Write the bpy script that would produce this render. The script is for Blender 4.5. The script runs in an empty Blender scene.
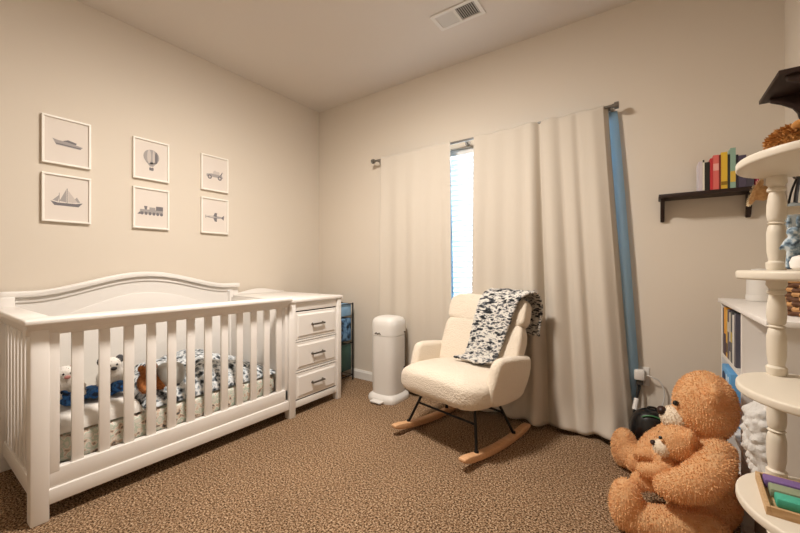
import bpy, bmesh, math, random
from mathutils import Vector, Matrix, noise
random.seed(7)
PI = math.pi
SC = bpy.context.scene
COL = SC.collection

# ------------------------------------------------------------------ helpers
def lin(c):
    return tuple((x / 12.92 if x <= 0.04045 else ((x + 0.055) / 1.055) ** 2.4) for x in c)

def rgb(h):
    h = h.lstrip('#')
    return lin(tuple(int(h[i:i + 2], 16) / 255 for i in (0, 2, 4)))

def mat(name, col, rough=0.6, metal=0.0, col2=None, nscale=20.0, bump=0.0, bscale=60.0, spec=0.4,
        stops=None, detail=4.0, transl=0.0, emit=None, sheen=0.0, stretch=None):
    m = bpy.data.materials.new(name)
    m.use_nodes = True
    nt = m.node_tree
    N, L = nt.nodes, nt.links
    b = N['Principled BSDF']
    c = rgb(col) if isinstance(col, str) else col
    b.inputs['Base Color'].default_value = (*c, 1)
    b.inputs['Roughness'].default_value = rough
    b.inputs['Metallic'].default_value = metal
    b.inputs['Specular IOR Level'].default_value = spec
    if sheen:
        b.inputs['Sheen Weight'].default_value = sheen
    tc = N.new('ShaderNodeTexCoord')
    src = tc.outputs['Object']
    if stretch:
        mp = N.new('ShaderNodeMapping')
        mp.inputs['Scale'].default_value = stretch
        L.new(src, mp.inputs['Vector'])
        src = mp.outputs['Vector']
    if col2 or stops:
        n = N.new('ShaderNodeTexNoise')
        n.inputs['Scale'].default_value = nscale
        n.inputs['Detail'].default_value = detail
        L.new(src, n.inputs['Vector'])
        r = N.new('ShaderNodeValToRGB')
        if stops:
            el = r.color_ramp.elements
            while len(el) < len(stops):
                el.new(0.5)
            for e, (p, h) in zip(el, stops):
                e.position = p
                e.color = (*rgb(h), 1)
        else:
            r.color_ramp.elements[0].position = 0.35
            r.color_ramp.elements[1].position = 0.65
            r.color_ramp.elements[0].color = (*c, 1)
            r.color_ramp.elements[1].color = (*rgb(col2), 1)
        L.new(n.outputs['Fac'], r.inputs['Fac'])
        L.new(r.outputs['Color'], b.inputs['Base Color'])
    if bump:
        n2 = N.new('ShaderNodeTexNoise')
        n2.inputs['Scale'].default_value = bscale
        n2.inputs['Detail'].default_value = 5
        L.new(src, n2.inputs['Vector'])
        bp = N.new('ShaderNodeBump')
        bp.inputs['Strength'].default_value = bump
        bp.inputs['Distance'].default_value = 0.01
        L.new(n2.outputs['Fac'], bp.inputs['Height'])
        L.new(bp.outputs['Normal'], b.inputs['Normal'])
    if transl:
        t = N.new('ShaderNodeBsdfTranslucent')
        t.inputs['Color'].default_value = (*c, 1)
        mx = N.new('ShaderNodeMixShader')
        mx.inputs[0].default_value = transl
        L.new(b.outputs[0], mx.inputs[1])
        L.new(t.outputs[0], mx.inputs[2])
        L.new(mx.outputs[0], N['Material Output'].inputs['Surface'])
    if emit:
        b.inputs['Emission Color'].default_value = (*emit[0], 1)
        b.inputs['Emission Strength'].default_value = emit[1]
    return m

def merge(bm, other, M=None):
    me = bpy.data.meshes.new('tmp')
    other.to_mesh(me)
    other.free()
    if M is not None:
        me.transform(M)
    bm.from_mesh(me)
    bpy.data.meshes.remove(me)

def box(bm, x0, x1, y0, y1, z0, z1, bev=0.0, seg=2, M=None):
    t = bmesh.new()
    bmesh.ops.create_cube(t, size=1.0)
    for v in t.verts:
        v.co = Vector(((x0 + x1) / 2 + v.co.x * (x1 - x0), (y0 + y1) / 2 + v.co.y * (y1 - y0), (z0 + z1) / 2 + v.co.z * (z1 - z0)))
    if bev > 0:
        b = min(bev, 0.49 * min(abs(x1 - x0), abs(y1 - y0), abs(z1 - z0)))
        bmesh.ops.bevel(t, geom=t.edges[:], offset=b, segments=seg, affect='EDGES', profile=0.5)
    merge(bm, t, M)
    return bm

def prism(bm, poly, axis, a0, a1, bev=0.0, M=None, seg=2):
    """polygon (u,v) swept along axis from a0 to a1; u,v are the other two axes in order"""
    t = bmesh.new()
    def mk(u, v, a):
        return {'x': (a, u, v), 'y': (u, a, v), 'z': (u, v, a)}[axis]
    A = [t.verts.new(mk(u, v, a0)) for u, v in poly]
    B = [t.verts.new(mk(u, v, a1)) for u, v in poly]
    n = len(poly)
    t.faces.new(A)
    t.faces.new(list(reversed(B)))
    for i in range(n):
        j = (i + 1) % n
        t.faces.new([A[j], A[i], B[i], B[j]])
    bmesh.ops.recalc_face_normals(t, faces=t.faces[:])
    if bev > 0:
        es = [e for e in t.edges if e.calc_face_angle(0) > 0.5]
        bmesh.ops.bevel(t, geom=es, offset=bev, segments=seg, affect='EDGES', profile=0.5)
    merge(bm, t, M)
    return bm

def tube(bm, pts, r, n=10, closed=False, flat=1.0):
    P = [Vector(p) for p in pts]
    rr = r if isinstance(r, (list, tuple)) else [r] * len(P)
    rings = []
    up = Vector((0, 0, 1))
    prev = None
    for i, p in enumerate(P):
        if closed:
            d = (P[(i + 1) % len(P)] - P[i - 1])
        elif i == 0:
            d = P[1] - P[0]
        elif i == len(P) - 1:
            d = P[-1] - P[-2]
        else:
            d = (P[i + 1] - P[i]).normalized() + (P[i] - P[i - 1]).normalized()
        d.normalize()
        if prev is None:
            a = d.cross(up)
            if a.length < 1e-3:
                a = d.cross(Vector((1, 0, 0)))
        else:
            a = prev - d * prev.dot(d)
        a.normalize()
        prev = a
        b = d.cross(a)
        rings.append([bm.verts.new(p + (a * math.cos(2 * PI * k / n) + b * math.sin(2 * PI * k / n) * flat) * rr[i]) for k in range(n)])
    m = len(rings)
    for i in range(m if closed else m - 1):
        A, B = rings[i], rings[(i + 1) % m]
        for k in range(n):
            bm.faces.new([A[k], A[(k + 1) % n], B[(k + 1) % n], B[k]])
    if not closed:
        bm.faces.new(list(reversed(rings[0])))
        bm.faces.new(rings[-1])
    return bm

def smooth_path(pts, k=6):
    P = [Vector(p) for p in pts]
    out = []
    for i in range(len(P) - 1):
        p0, p1, p2, p3 = P[max(i - 1, 0)], P[i], P[i + 1], P[min(i + 2, len(P) - 1)]
        for s in range(k):
            t = s / k
            out.append(0.5 * ((2 * p1) + (p2 - p0) * t + (2 * p0 - 5 * p1 + 4 * p2 - p3) * t * t + (3 * p1 - p0 - 3 * p2 + p3) * t ** 3))
    out.append(P[-1])
    return out

def lathe(bm, prof, c=(0, 0, 0), n=24, cap=True):
    rings = []
    for r, z in prof:
        r = max(r, 1e-4)
        rings.append([bm.verts.new((c[0] + r * math.cos(2 * PI * k / n), c[1] + r * math.sin(2 * PI * k / n), c[2] + z)) for k in range(n)])
    for A, B in zip(rings, rings[1:]):
        for k in range(n):
            bm.faces.new([A[k], A[(k + 1) % n], B[(k + 1) % n], B[k]])
    if cap:
        bm.faces.new(list(reversed(rings[0])))
        bm.faces.new(rings[-1])
    return bm

def sel(bm, c, r, e1=1.0, e2=1.0, M=None, nu=40, nv=22, fn=None):
    """superellipsoid cushion shape"""
    t = bmesh.new()
    def sp(x, e):
        return math.copysign(abs(x) ** e, x)
    rows = []
    for j in range(nv + 1):
        v = -PI / 2 + PI * j / nv
        row = []
        for i in range(nu):
            u = 2 * PI * i / nu
            p = Vector((r[0] * sp(math.cos(v), e1) * sp(math.cos(u), e2), r[1] * sp(math.cos(v), e1) * sp(math.sin(u), e2), r[2] * sp(math.sin(v), e1)))
            if fn:
                p = fn(p)
            row.append(t.verts.new(p + Vector(c)))
        rows.append(row)
    for A, B in zip(rows, rows[1:]):
        for i in range(nu):
            t.faces.new([A[i], A[(i + 1) % nu], B[(i + 1) % nu], B[i]])
    bmesh.ops.remove_doubles(t, verts=t.verts[:], dist=1e-5)
    bmesh.ops.recalc_face_normals(t, faces=t.faces[:])
    merge(bm, t, M)
    return bm

def ball(bm, c, r, rot=None, sub=3):
    t = bmesh.new()
    bmesh.ops.create_icosphere(t, subdivisions=sub, radius=1.0)
    if not isinstance(r, (tuple, list)):
        r = (r, r, r)
    M = Matrix.Translation(Vector(c))
    if rot is not None:
        M = M @ rot
    M = M @ Matrix.Diagonal((*r, 1))
    merge(bm, t, M)
    return bm

def limb(bm, pts, radii, step=0.4):
    """overlapping balls along a path, later fused by remeshing"""
    P = [Vector(p) for p in pts]
    for i in range(len(P) - 1):
        n = max(2, int((P[i + 1] - P[i]).length / (step * min(radii[i], radii[i + 1]))))
        for k in range(n + 1):
            t = k / n
            ball(bm, P[i].lerp(P[i + 1], t), radii[i] * (1 - t) + radii[i + 1] * t, sub=2)

def fuse(bm, voxel=0.012, smooth=6):
    me = bpy.data.meshes.new('tmpfuse')
    bm.to_mesh(me)
    bm.free()
    o = bpy.data.objects.new('tmpfuse', me)
    COL.objects.link(o)
    r = o.modifiers.new('r', 'REMESH')
    r.mode = 'VOXEL'
    r.voxel_size = voxel
    s = o.modifiers.new('s', 'SMOOTH')
    s.factor = 0.6
    s.iterations = smooth
    dg = bpy.context.evaluated_depsgraph_get()
    dg.update()
    ev = o.evaluated_get(dg)
    em = ev.to_mesh()
    out = bmesh.new()
    out.from_mesh(em)
    ev.to_mesh_clear()
    bpy.data.objects.remove(o)
    bpy.data.meshes.remove(me)
    return out

def furry(bm, count, length, width=0.0022, droop=0.35, spread=0.7, seed=1):
    """short tapering fur locks all over the surface, in the same mesh"""
    rnd = random.Random(seed)
    bm.normal_update()
    faces = bm.faces[:]
    areas = [f.calc_area() for f in faces]
    tot = sum(areas)
    jobs = []
    acc = 0.0
    for f, a in zip(faces, areas):
        acc += a / tot * count
        while acc >= 1:
            acc -= 1
            vs = f.verts[:]
            w = [rnd.random() + 0.05 for _ in vs]
            sw = sum(w)
            p = sum((v.co * (x / sw) for v, x in zip(vs, w)), Vector())
            jobs.append((p, f.normal.copy()))
    for p, n in jobs:
        rv = Vector((rnd.gauss(0, 1), rnd.gauss(0, 1), rnd.gauss(0, 1)))
        big = noise.noise_vector(p * 22) * 0.9
        d = (n + (rv * 0.35 + big) * spread + Vector((0, 0, -droop))).normalized()
        if d.dot(n) < 0.12:
            d = (d + n * 0.5).normalized()
        s = d.cross(rv).normalized() * width
        l = length * rnd.uniform(0.6, 1.25)
        mid = p + d * l * 0.55
        tip = p + d * l + Vector((0, 0, -droop * l * 0.3))
        base = p - n * 0.002
        a, b, c, e, t = (bm.verts.new(q) for q in (base - s, base + s, mid + s * 0.7, mid - s * 0.7, tip))
        bm.faces.new((a, b, c, e))
        bm.faces.new((e, c, t))
    return bm

ORI = {}
def root_of(o):
    while o.parent:
        o = o.parent
    return o

def obj(name, bm, m, parent=None, smooth=True, solid=0.0, loc=None, label=None):
    """links bm (in world coordinates) as one mesh object; children share their thing's origin"""
    if parent is not None:
        M = ORI[root_of(parent).name].inverted()
    else:
        M = Matrix.Translation(-Vector(loc)) if loc is not None else Matrix()
    me = bpy.data.meshes.new(name)
    bmesh.ops.recalc_face_normals(bm, faces=bm.faces[:])
    bm.to_mesh(me)
    bm.free()
    me.transform(M)
    if isinstance(m, (list, tuple)):
        for k in m:
            me.materials.append(k)
    else:
        me.materials.append(m)
    if smooth:
        try:
            me.shade_auto_smooth = True
        except Exception:
            pass
        for p in me.polygons:
            p.use_smooth = True
        me.set_sharp_from_angle(angle=math.radians(38))
    o = bpy.data.objects.new(name, me)
    COL.objects.link(o)
    if parent is not None:
        o.parent = parent
    elif loc is not None:
        o.location = loc
    if solid:
        s = o.modifiers.new('thickness', 'SOLIDIFY')
        s.thickness = solid
        s.offset = 0
    if label:
        o['label'] = label
    if parent is None:
        ORI[o.name] = Matrix.Translation(Vector(loc)) if loc is not None else Matrix()
    return o

def tag(o, label, cat, group=None):
    o['label'] = label
    o['category'] = cat
    if group:
        o['group'] = group
    return o

def thing(name, label, cat, loc, rotz=0.0, group=None, local=False):
    """Empty at a thing's base. local=True: its parts are modelled in the thing's own frame"""
    o = bpy.data.objects.new(name, None)
    COL.objects.link(o)
    o.empty_display_size = 0.05
    o.location = loc
    o.rotation_euler = (0, 0, rotz)
    tag(o, label, cat, group)
    ORI[o.name] = Matrix() if local else Matrix.Translation(Vector(loc)) @ Matrix.Rotation(rotz, 4, 'Z')
    return o

def struct(name, bm, m, parent=None, smooth=False):
    o = obj(name, bm, m, parent, smooth=smooth)
    if parent is None:
        o['kind'] = 'structure'
    return o

B = bmesh.new

# ------------------------------------------------------------------ materials
M_wall = mat('wall_paint', '#d9cebf', 0.85, bump=0.03, bscale=220, spec=0.2)
M_ceil = mat('ceiling_paint', '#dcd3c9', 0.9, bump=0.05, bscale=160, spec=0.2)
M_trim = mat('trim_paint', '#e4dfd8', 0.45)
M_white = mat('white_lacquer', '#eae5df', 0.38)
M_whitefab = mat('white_cotton', '#e2ddd6', 0.9, bump=0.2, bscale=90)
M_gap = mat('recess_shade', '#2a2420', 0.9)  # near-black colour stands in for shade inside narrow gaps
M_cream = mat('curtain_linen', '#d2c8ba', 0.9, bump=0.1, bscale=300, transl=0.06, spec=0.15)
M_lining = mat('daylight_blue_lining', '#bcd6e6', 0.9, transl=0.6, spec=0.1)  # white lining given a blue base colour to carry the daylight tint
M_steel = mat('brushed_steel', '#8c8984', 0.32, 0.9)
M_dsteel = mat('pewter', '#6a645c', 0.35, 0.85)
M_black = mat('black_metal', '#15110f', 0.5, 0.2)
M_blackp = mat('black_gloss', '#0d0f12', 0.25, spec=0.6)
M_wood = mat('rocker_beech', '#dcae84', 0.5, col2='#cc9a6e', nscale=14, stretch=(1, 9, 9))
M_boucle = mat('cream_boucle', '#e3d6c4', 0.95, bump=0.7, bscale=110, sheen=0.3, spec=0.1)
M_walnut = mat('dark_walnut', '#23140f', 0.5, col2='#2e1b14', nscale=25, stretch=(2, 14, 14))
M_stand = mat('ivory_paint', '#ddd3c2', 0.45)
M_paper = mat('print_paper', '#ddd3c9', 0.8)
M_fur = mat('tan_fur', '#f2bf88', 0.95, col2='#f8d09e', nscale=35, spec=0.05, sheen=0.3, transl=0.35)
M_furlight = mat('cream_fur', '#e6d6c0', 0.95, spec=0.1)
M_nose = mat('brown_nose', '#2c1810', 0.45)
M_eye = mat('eye_bead', '#0c0806', 0.15, spec=0.7)
M_curly = mat('curly_brown_fur', '#a87440', 0.95, col2='#c8955a', nscale=60, spec=0.1)
M_plastic = mat('white_plastic', '#dedad4', 0.4)

def carpet_material():
    m = bpy.data.materials.new('brown_carpet')
    m.use_nodes = True
    nt = m.node_tree
    N, L = nt.nodes, nt.links
    b = N['Principled BSDF']
    b.inputs['Roughness'].default_value = 1.0
    b.inputs['Specular IOR Level'].default_value = 0.05
    tc = N.new('ShaderNodeTexCoord')
    n1 = N.new('ShaderNodeTexNoise'); n1.inputs['Scale'].default_value = 120; n1.inputs['Detail'].default_value = 3
    n1.inputs['Roughness'].default_value = 0.7
    L.new(tc.outputs['Object'], n1.inputs['Vector'])
    r1 = N.new('ShaderNodeValToRGB')
    el = r1.color_ramp.elements
    el.new(0.5); el.new(0.5)
    for e, (p, h) in zip(el, [(0.37, '#33261c'), (0.45, '#7e6044'), (0.53, '#bb9775'), (0.62, '#e6c9a8')]):
        e.position = p; e.color = (*rgb(h), 1)
    L.new(n1.outputs['Fac'], r1.inputs['Fac'])
    n3 = N.new('ShaderNodeTexNoise'); n3.inputs['Scale'].default_value = 2.5; n3.inputs['Detail'].default_value = 3
    L.new(tc.outputs['Object'], n3.inputs['Vector'])
    mx = N.new('ShaderNodeMix'); mx.data_type = 'RGBA'; mx.blend_type = 'MULTIPLY'
    mx.inputs[0].default_value = 0.3
    L.new(r1.outputs['Color'], mx.inputs[6]); L.new(n3.outputs['Fac'], mx.inputs[7])
    L.new(mx.outputs[2], b.inputs['Base Color'])
    v = N.new('ShaderNodeTexVoronoi'); v.inputs['Scale'].default_value = 130
    L.new(tc.outputs['Object'], v.inputs['Vector'])
    bp = N.new('ShaderNodeBump'); bp.inputs['Strength'].default_value = 0.9; bp.inputs['Distance'].default_value = 0.012
    bp.invert = True
    L.new(v.outputs['Distance'], bp.inputs['Height'])
    L.new(bp.outputs['Normal'], b.inputs['Normal'])
    return m
M_carpet = carpet_material()

# ------------------------------------------------------------------ room: x right, y towards the window wall, z up
RW, RL, RH, RF = 3.487, 2.67, 2.745, -1.05
WX0, WX1, WZ0, WZ1 = 0.98, 2.735, 0.60, 2.05
struct('floor', box(B(), -0.15, RW + 0.15, RF - 0.15, RL + 0.15, -0.12, 0), M_carpet)
struct('ceiling', box(B(), -0.15, RW + 0.15, RF - 0.15, RL + 0.15, RH, RH + 0.12), M_ceil)
struct('wall_left', box(B(), -0.15, 0, RF - 0.15, RL + 0.15, 0, RH), M_wall)
struct('wall_right', box(B(), RW, RW + 0.15, RF - 0.15, RL + 0.15, 0, RH), M_wall)
struct('wall_front', box(B(), 0, RW, RF - 0.15, RF, 0, RH), M_wall)
b = B()
box(b, 0, WX0, RL, RL + 0.15, 0, RH)
box(b, WX1, RW, RL, RL + 0.15, 0, RH)
box(b, WX0, WX1, RL, RL + 0.15, 0, WZ0)
box(b, WX0, WX1, RL, RL + 0.15, WZ1, RH)
struct('wall_back', b, M_wall)
def skirting(name, poly_axis, a0, a1, fn):
    b = B()
    prism(b, fn, poly_axis, a0, a1)
    return struct(name, b, M_trim)
prof = [(0, 0), (0.015, 0), (0.015, 0.066), (0.010, 0.076), (0.007, 0.085), (0, 0.085)]
skirting('baseboard_back', 'x', 0.015, RW - 0.015, [(RL - u, v) for u, v in prof])
skirting('baseboard_left', 'y', RF, RL, [(u, v) for u, v in prof])
skirting('baseboard_right', 'y', RF, RL, [(RW - u, v) for u, v in prof])

# window with frame and panes
b = B()
fw = 0.045
y0, y1 = RL + 0.09, RL + 0.14
box(b, WX0, WX1, y0, y1, WZ0, WZ0 + fw, 0.004)
box(b, WX0, WX1, y0, y1, WZ1 - fw, WZ1, 0.004)
box(b, WX0, WX0 + fw, y0, y1, WZ0 + fw, WZ1 - fw, 0.004)
box(b, WX1 - fw, WX1, y0, y1, WZ0 + fw, WZ1 - fw, 0.004)
xm = (WX0 + WX1) / 2
box(b, xm - 0.03, xm + 0.03, y0, y1, WZ0 + fw, WZ1 - fw, 0.004)
win = struct('window_1', b, M_trim)
M_glass = bpy.data.materials.new('window_glass'); M_glass.use_nodes = True
nt = M_glass.node_tree
for n in list(nt.nodes):
    if n.type != 'OUTPUT_MATERIAL':
        nt.nodes.remove(n)
tr = nt.nodes.new('ShaderNodeBsdfTransparent'); gl = nt.nodes.new('ShaderNodeBsdfGlossy'); mx = nt.nodes.new('ShaderNodeMixShader')
gl.inputs['Roughness'].default_value = 0.02; mx.inputs[0].default_value = 0.06
nt.links.new(tr.outputs[0], mx.inputs[1]); nt.links.new(gl.outputs[0], mx.inputs[2])
nt.links.new(mx.outputs[0], [n for n in nt.nodes if n.type == 'OUTPUT_MATERIAL'][0].inputs['Surface'])
for xa, xb in ((WX0 + fw, xm - 0.03), (xm + 0.03, WX1 - fw)):
    struct('window_pane', box(B(), xa, xb, RL + 0.112, RL + 0.118, WZ0 + fw, WZ1 - fw), M_glass, win)
struct('window_sill', box(B(), WX0 - 0.0, WX1 + 0.0, RL + 0.0, RL + 0.09, WZ0 - 0.001, WZ0 + 0.012, 0.003), M_trim, win)

# ------------------------------------------------------------------ ceiling light in the middle of the room
cl = thing('ceiling_light', 'round frosted glass ceiling light with metal rim at room centre', 'ceiling light', (1.62, 1.15, 2.5))
b = B(); lathe(b, [(0.07, 2.745), (0.07, 2.70), (0.19, 2.64), (0.20, 2.552), (0.185, 2.550)], (1.62, 1.15, 0), 36)
obj('metal_rim', b, M_steel, cl)
b = B(); lathe(b, [(0.18, 2.56)] + [(0.18 * math.cos(a), 2.56 - 0.04 * math.sin(a)) for a in [i * PI / 16 for i in range(1, 9)]], (1.62, 1.15, 0), 32)
M_bulb = mat('lit_frosted_glass', '#fff4e6', 0.5, emit=((1.0, 0.93, 0.85), 225.0))
obj('glass_bowl', b, M_bulb, cl)

# ------------------------------------------------------------------ air vent on the ceiling
vt = thing('air_vent', 'white rectangular air vent with louvres over shade-dark backing set in ceiling', 'vent', (1.88, 2.145, 2.745))
b = B(); vx0, vx1, vy0, vy1 = 1.72, 2.043, 2.06, 2.232
zt = 2.745; zb = 2.736
box(b, vx0, vx1, vy0, vy0 + 0.026, zb, zt, 0.003); box(b, vx0, vx1, vy1 - 0.026, vy1, zb, zt, 0.003)
box(b, vx0, vx0 + 0.028, vy0 + 0.02, vy1 - 0.02, zb, zt, 0.003); box(b, vx1 - 0.028, vx1, vy0 + 0.02, vy1 - 0.02, zb, zt, 0.003)
box(b, 1.873, 1.889, vy0 + 0.02, vy1 - 0.02, zb, zt, 0.002)
obj('frame', b, M_trim, vt, smooth=False)
obj('backing', box(B(), vx0 + 0.02, vx1 - 0.02, vy0 + 0.02, vy1 - 0.02, 2.7435, 2.7448), M_gap, vt, smooth=False)  # dark sheet supplies the shade seen between the white louvres
for xa, xb, s in ((1.748, 1.873, -1), (1.889, 2.015, 1)):
    b = B()
    n = 9
    for i in range(n):
        xc = xa + (i + 0.5) * (xb - xa) / n
        w = 0.0052 if s < 0 else 0.0034
        prism(b, [(xc - s * w, 2.7430), (xc - s * w + 0.001, 2.7436), (xc + s * w + 0.001, 2.7376), (xc + s * w, 2.737)], 'y', vy0 + 0.026, vy1 - 0.026)
    obj('louvre', b, M_trim, vt, smooth=False)

# ------------------------------------------------------------------ pictures on the left wall
def strokes(kind):
    """simple grey transport drawings, in picture units (u right, v up)"""
    g, d, l = [], [], []
    def ell(cx, cy, rx, ry, a0=0, a1=360, n=20):
        return [(cx + rx * math.cos(math.radians(a0 + (a1 - a0) * i / n)), cy + ry * math.sin(math.radians(a0 + (a1 - a0) * i / n))) for i in range(n + (0 if a1 - a0 == 360 else 1))]
    if kind == 'speedboat':
        g.append([(-0.32, 0.10), (-0.24, -0.07), (0.30, -0.10), (0.36, -0.02), (0.05, 0.05), (-0.2, 0.07)])
        d.append([(-0.10, 0.06), (0.02, 0.12), (0.22, 0.07), (0.20, 0.02), (0.0, 0.055)])
        d.append([(-0.26, -0.02), (-0.24, -0.05), (0.30, -0.08), (0.33, -0.05)])
    elif kind == 'ship':
        d.append([(-0.36, -0.07), (-0.28, -0.19), (0.26, -0.19), (0.36, -0.06), (0.2, -0.10), (-0.2, -0.11)])
        g.append([(-0.02, -0.08), (-0.02, 0.30), (-0.17, -0.06)])
        l.append([(0.02, -0.08), (0.02, 0.28), (0.24, -0.06)])
        g.append([(-0.20, -0.08), (-0.17, 0.12), (-0.32, -0.05)])
        d.append([(-0.008, -0.10), (-0.008, 0.33), (0.008, 0.33), (0.008, -0.10)])
        d.append([(-0.178, -0.10), (-0.178, 0.18), (-0.168, 0.18), (-0.168, -0.10)])
        g.append([(0.10, -0.08), (0.22, 0.10), (0.30, -0.05)])
    elif kind == 'balloon':
        g.append(ell(0, 0.14, 0.24, 0.25))
        d.append(ell(0.15, 0.13, 0.045, 0.20)); l.append(ell(-0.07, 0.14, 0.06, 0.24)); l.append(ell(0.07, 0.14, 0.035, 0.235))
        g.append([(-0.17, -0.04), (0.17, -0.04), (0.05, -0.19), (-0.05, -0.19)])
        d.append([(-0.05, -0.235), (-0.04, -0.19), (-0.03, -0.235)]); d.append([(0.03, -0.235), (0.04, -0.19), (0.05, -0.235)])
        d.append([(-0.06, -0.33), (0.06, -0.33), (0.07, -0.235), (-0.07, -0.235)])
    elif kind == 'train':
        g.append([(-0.34, -0.12), (-0.34, 0.0), (0.36, 0.02), (0.36, -0.12)])
        d.append([(0.14, 0.0), (0.14, 0.14), (0.36, 0.14), (0.36, 0.0)])
        d.append([(-0.2, 0.0), (-0.22, 0.12), (-0.12, 0.12), (-0.14, 0.0)])
        g.append([(-0.06, 0.0), (-0.06, 0.09), (0.12, 0.09), (0.12, 0.0)])
        for i in range(6):
            d.append(ell(-0.28 + i * 0.118, -0.13, 0.05, 0.055, n=12))
        d.append([(-0.42, -0.17), (-0.34, -0.08), (-0.32, -0.17)])
    elif kind == 'car':
        g.append([(-0.32, -0.09), (-0.32, 0.0), (-0.12, 0.04), (0.28, 0.02), (0.34, -0.09)])
        l.append([(-0.08, 0.03), (-0.05, 0.15), (0.18, 0.15), (0.2, 0.03)])
        for cx in (-0.2, 0.2):
            d.append(ell(cx, -0.1, 0.085, 0.085, n=16))
            l.append(ell(cx, -0.1, 0.04, 0.04, n=12))
        d.append([(-0.02, 0.04), (0.0, 0.17), (0.02, 0.17), (0.02, 0.04)])
        d.append([(0.2, 0.0), (0.3, 0.16), (0.32, 0.15), (0.26, 0.0)])
    else:
        g.append(ell(0, 0.0, 0.34, 0.05))
        d.append([(-0.06, -0.03), (0.0, -0.17), (0.09, -0.17), (0.08, -0.02)])
        d.append([(-0.06, 0.03), (0.0, 0.17), (0.09, 0.17), (0.08, 0.02)])
        d.append([(0.26, -0.02), (0.36, -0.10), (0.38, 0.10), (0.28, 0.02)])
        d.append([(-0.36, -0.06), (-0.34, -0.06), (-0.34, 0.06), (-0.36, 0.06)])
        l.append(ell(-0.1, 0.012, 0.1, 0.025, n=12))
    return g, d, l

M_ink = [mat('ink_grey', '#a39d9a', 0.9), mat('ink_dark', '#757174', 0.9), mat('ink_pale', '#c6bcb5', 0.9)]
M_frame = mat('white_frame', '#f0ebe2', 0.5)
cols = [(0.524, 0.748), (0.973, 1.198), (1.427, 1.648)]
pics = [('speedboat', 0, 0, 'white framed print of a grey boat, upper row nearest the crib head'),
        ('ship', 0, 1, 'white framed print of a sailing ship with three sails'),
        ('balloon', 1, 0, 'white framed print of a striped hot air balloon'),
        ('train', 1, 1, 'white framed print of a grey steam train'),
        ('car', 2, 0, 'white framed print of a small open car, upper row closest to corner'),
        ('plane', 2, 1, 'white framed print of a small aeroplane, lower row closest to corner')]
for kind, ci, ri, lab in pics:
    ya, yb = cols[ci]
    za, zb_ = ((1.706, 1.989), (1.362, 1.648))[ri]
    t = thing('framed_print', lab, 'picture', (0, (ya + yb) / 2, za), 0, 'framed transport prints on the left wall')
    b = B(); w = 0.011; D = 0.024
    box(b, 0.0005, D, ya, yb, za, za + w, 0.0015); box(b, 0.0005, D, ya, yb, zb_ - w, zb_, 0.0015)
    box(b, 0.0005, D, ya, ya + w, za + w, zb_ - w, 0.0015); box(b, 0.0005, D, yb - w, yb, za + w, zb_ - w, 0.0015)
    obj('frame', b, M_frame, t, smooth=False)
    p = obj('print', box(B(), 0.001, 0.013, ya + w, yb - w, za + w, zb_ - w), M_paper, t, smooth=False)
    b = B()
    cy, cz, s = (ya + yb) / 2, (za + zb_) / 2 - 0.01, 0.205
    if kind in ('ship', 'balloon'):
        cz += 0.005
    for k, lst in enumerate(strokes(kind)):
        for poly in lst:
            nf = len(b.faces)
            prism(b, [(cy + u * s, cz + v * s) for u, v in poly], 'x', 0.0131, 0.0133 + 0.0001 * k)
            b.faces.ensure_lookup_table()
            for f in b.faces[nf:]:
                f.material_index = k
    obj('drawing', b, M_ink, p, smooth=False)

# ------------------------------------------------------------------ crib
cr = thing('crib', 'white wooden crib with slatted sides and tall arched headboard', 'crib', (0.41, 1.0, 0))
def post(x0, x1, y0, y1, z0, z1, name='post', par=cr):
    return obj(name, box(B(), x0, x1, y0, y1, z0, z1, 0.006), M_white, par)
post(0.735, 0.80, 0.348, 0.408, 0, 0.84)
post(0.03, 0.09, 0.348, 0.408, 0, 0.93)
post(0.03, 0.09, 1.62, 1.652, 0, 0.90)
# headboard
def hb(y, off=0.0):
    u = abs(y - 1.035) / 0.56
    g = (0.5 * (1 + math.cos(PI * min(u, 1)))) ** 0.85
    return 0.958 + 0.102 * g + off
ys = [0.35 + i * (1.712 - 0.35) / 60 for i in range(61)]
b = B(); prism(b, [(ys[0], 0.20)] + [(ys[-1], 0.20)] + [(y, hb(y, -0.01)) for y in reversed(ys)], 'x', 0.032, 0.056)
hbp = obj('headboard', b, M_white, cr)
def ribbon(pts, dz, x0, x1, bev=0.004):
    b = B()
    prism(b, [(y, z) for y, z in pts] + [(y, z - dz) for y, z in reversed(pts)], 'x', x0, x1, bev)
    return b
obj('cap_rail', ribbon([(y, hb(y)) for y in ys], 0.034, 0.026, 0.088, 0.008), M_white, hbp)
ys2 = [0.41 + i * (1.66 - 0.41) / 50 for i in range(51)]
obj('frame_moulding', ribbon([(y, hb(y, -0.034)) for y in ys2], 0.030, 0.05, 0.066, 0.003), M_white, hbp)
def arch(y):
    u = abs(y - 1.035) / 0.66
    return 0.74 + 0.175 * (0.5 * (1 + math.cos(PI * min(u, 1)))) ** 0.8
ys3 = [0.42 + i * (1.64 - 0.42) / 50 for i in range(51)]
b = B(); prism(b, [(0.42, 0.3), (1.64, 0.3)] + [(y, arch(y)) for y in reversed(ys3)], 'x', 0.05, 0.062, 0.002)
obj('arched_panel', b, M_white, hbp)
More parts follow.
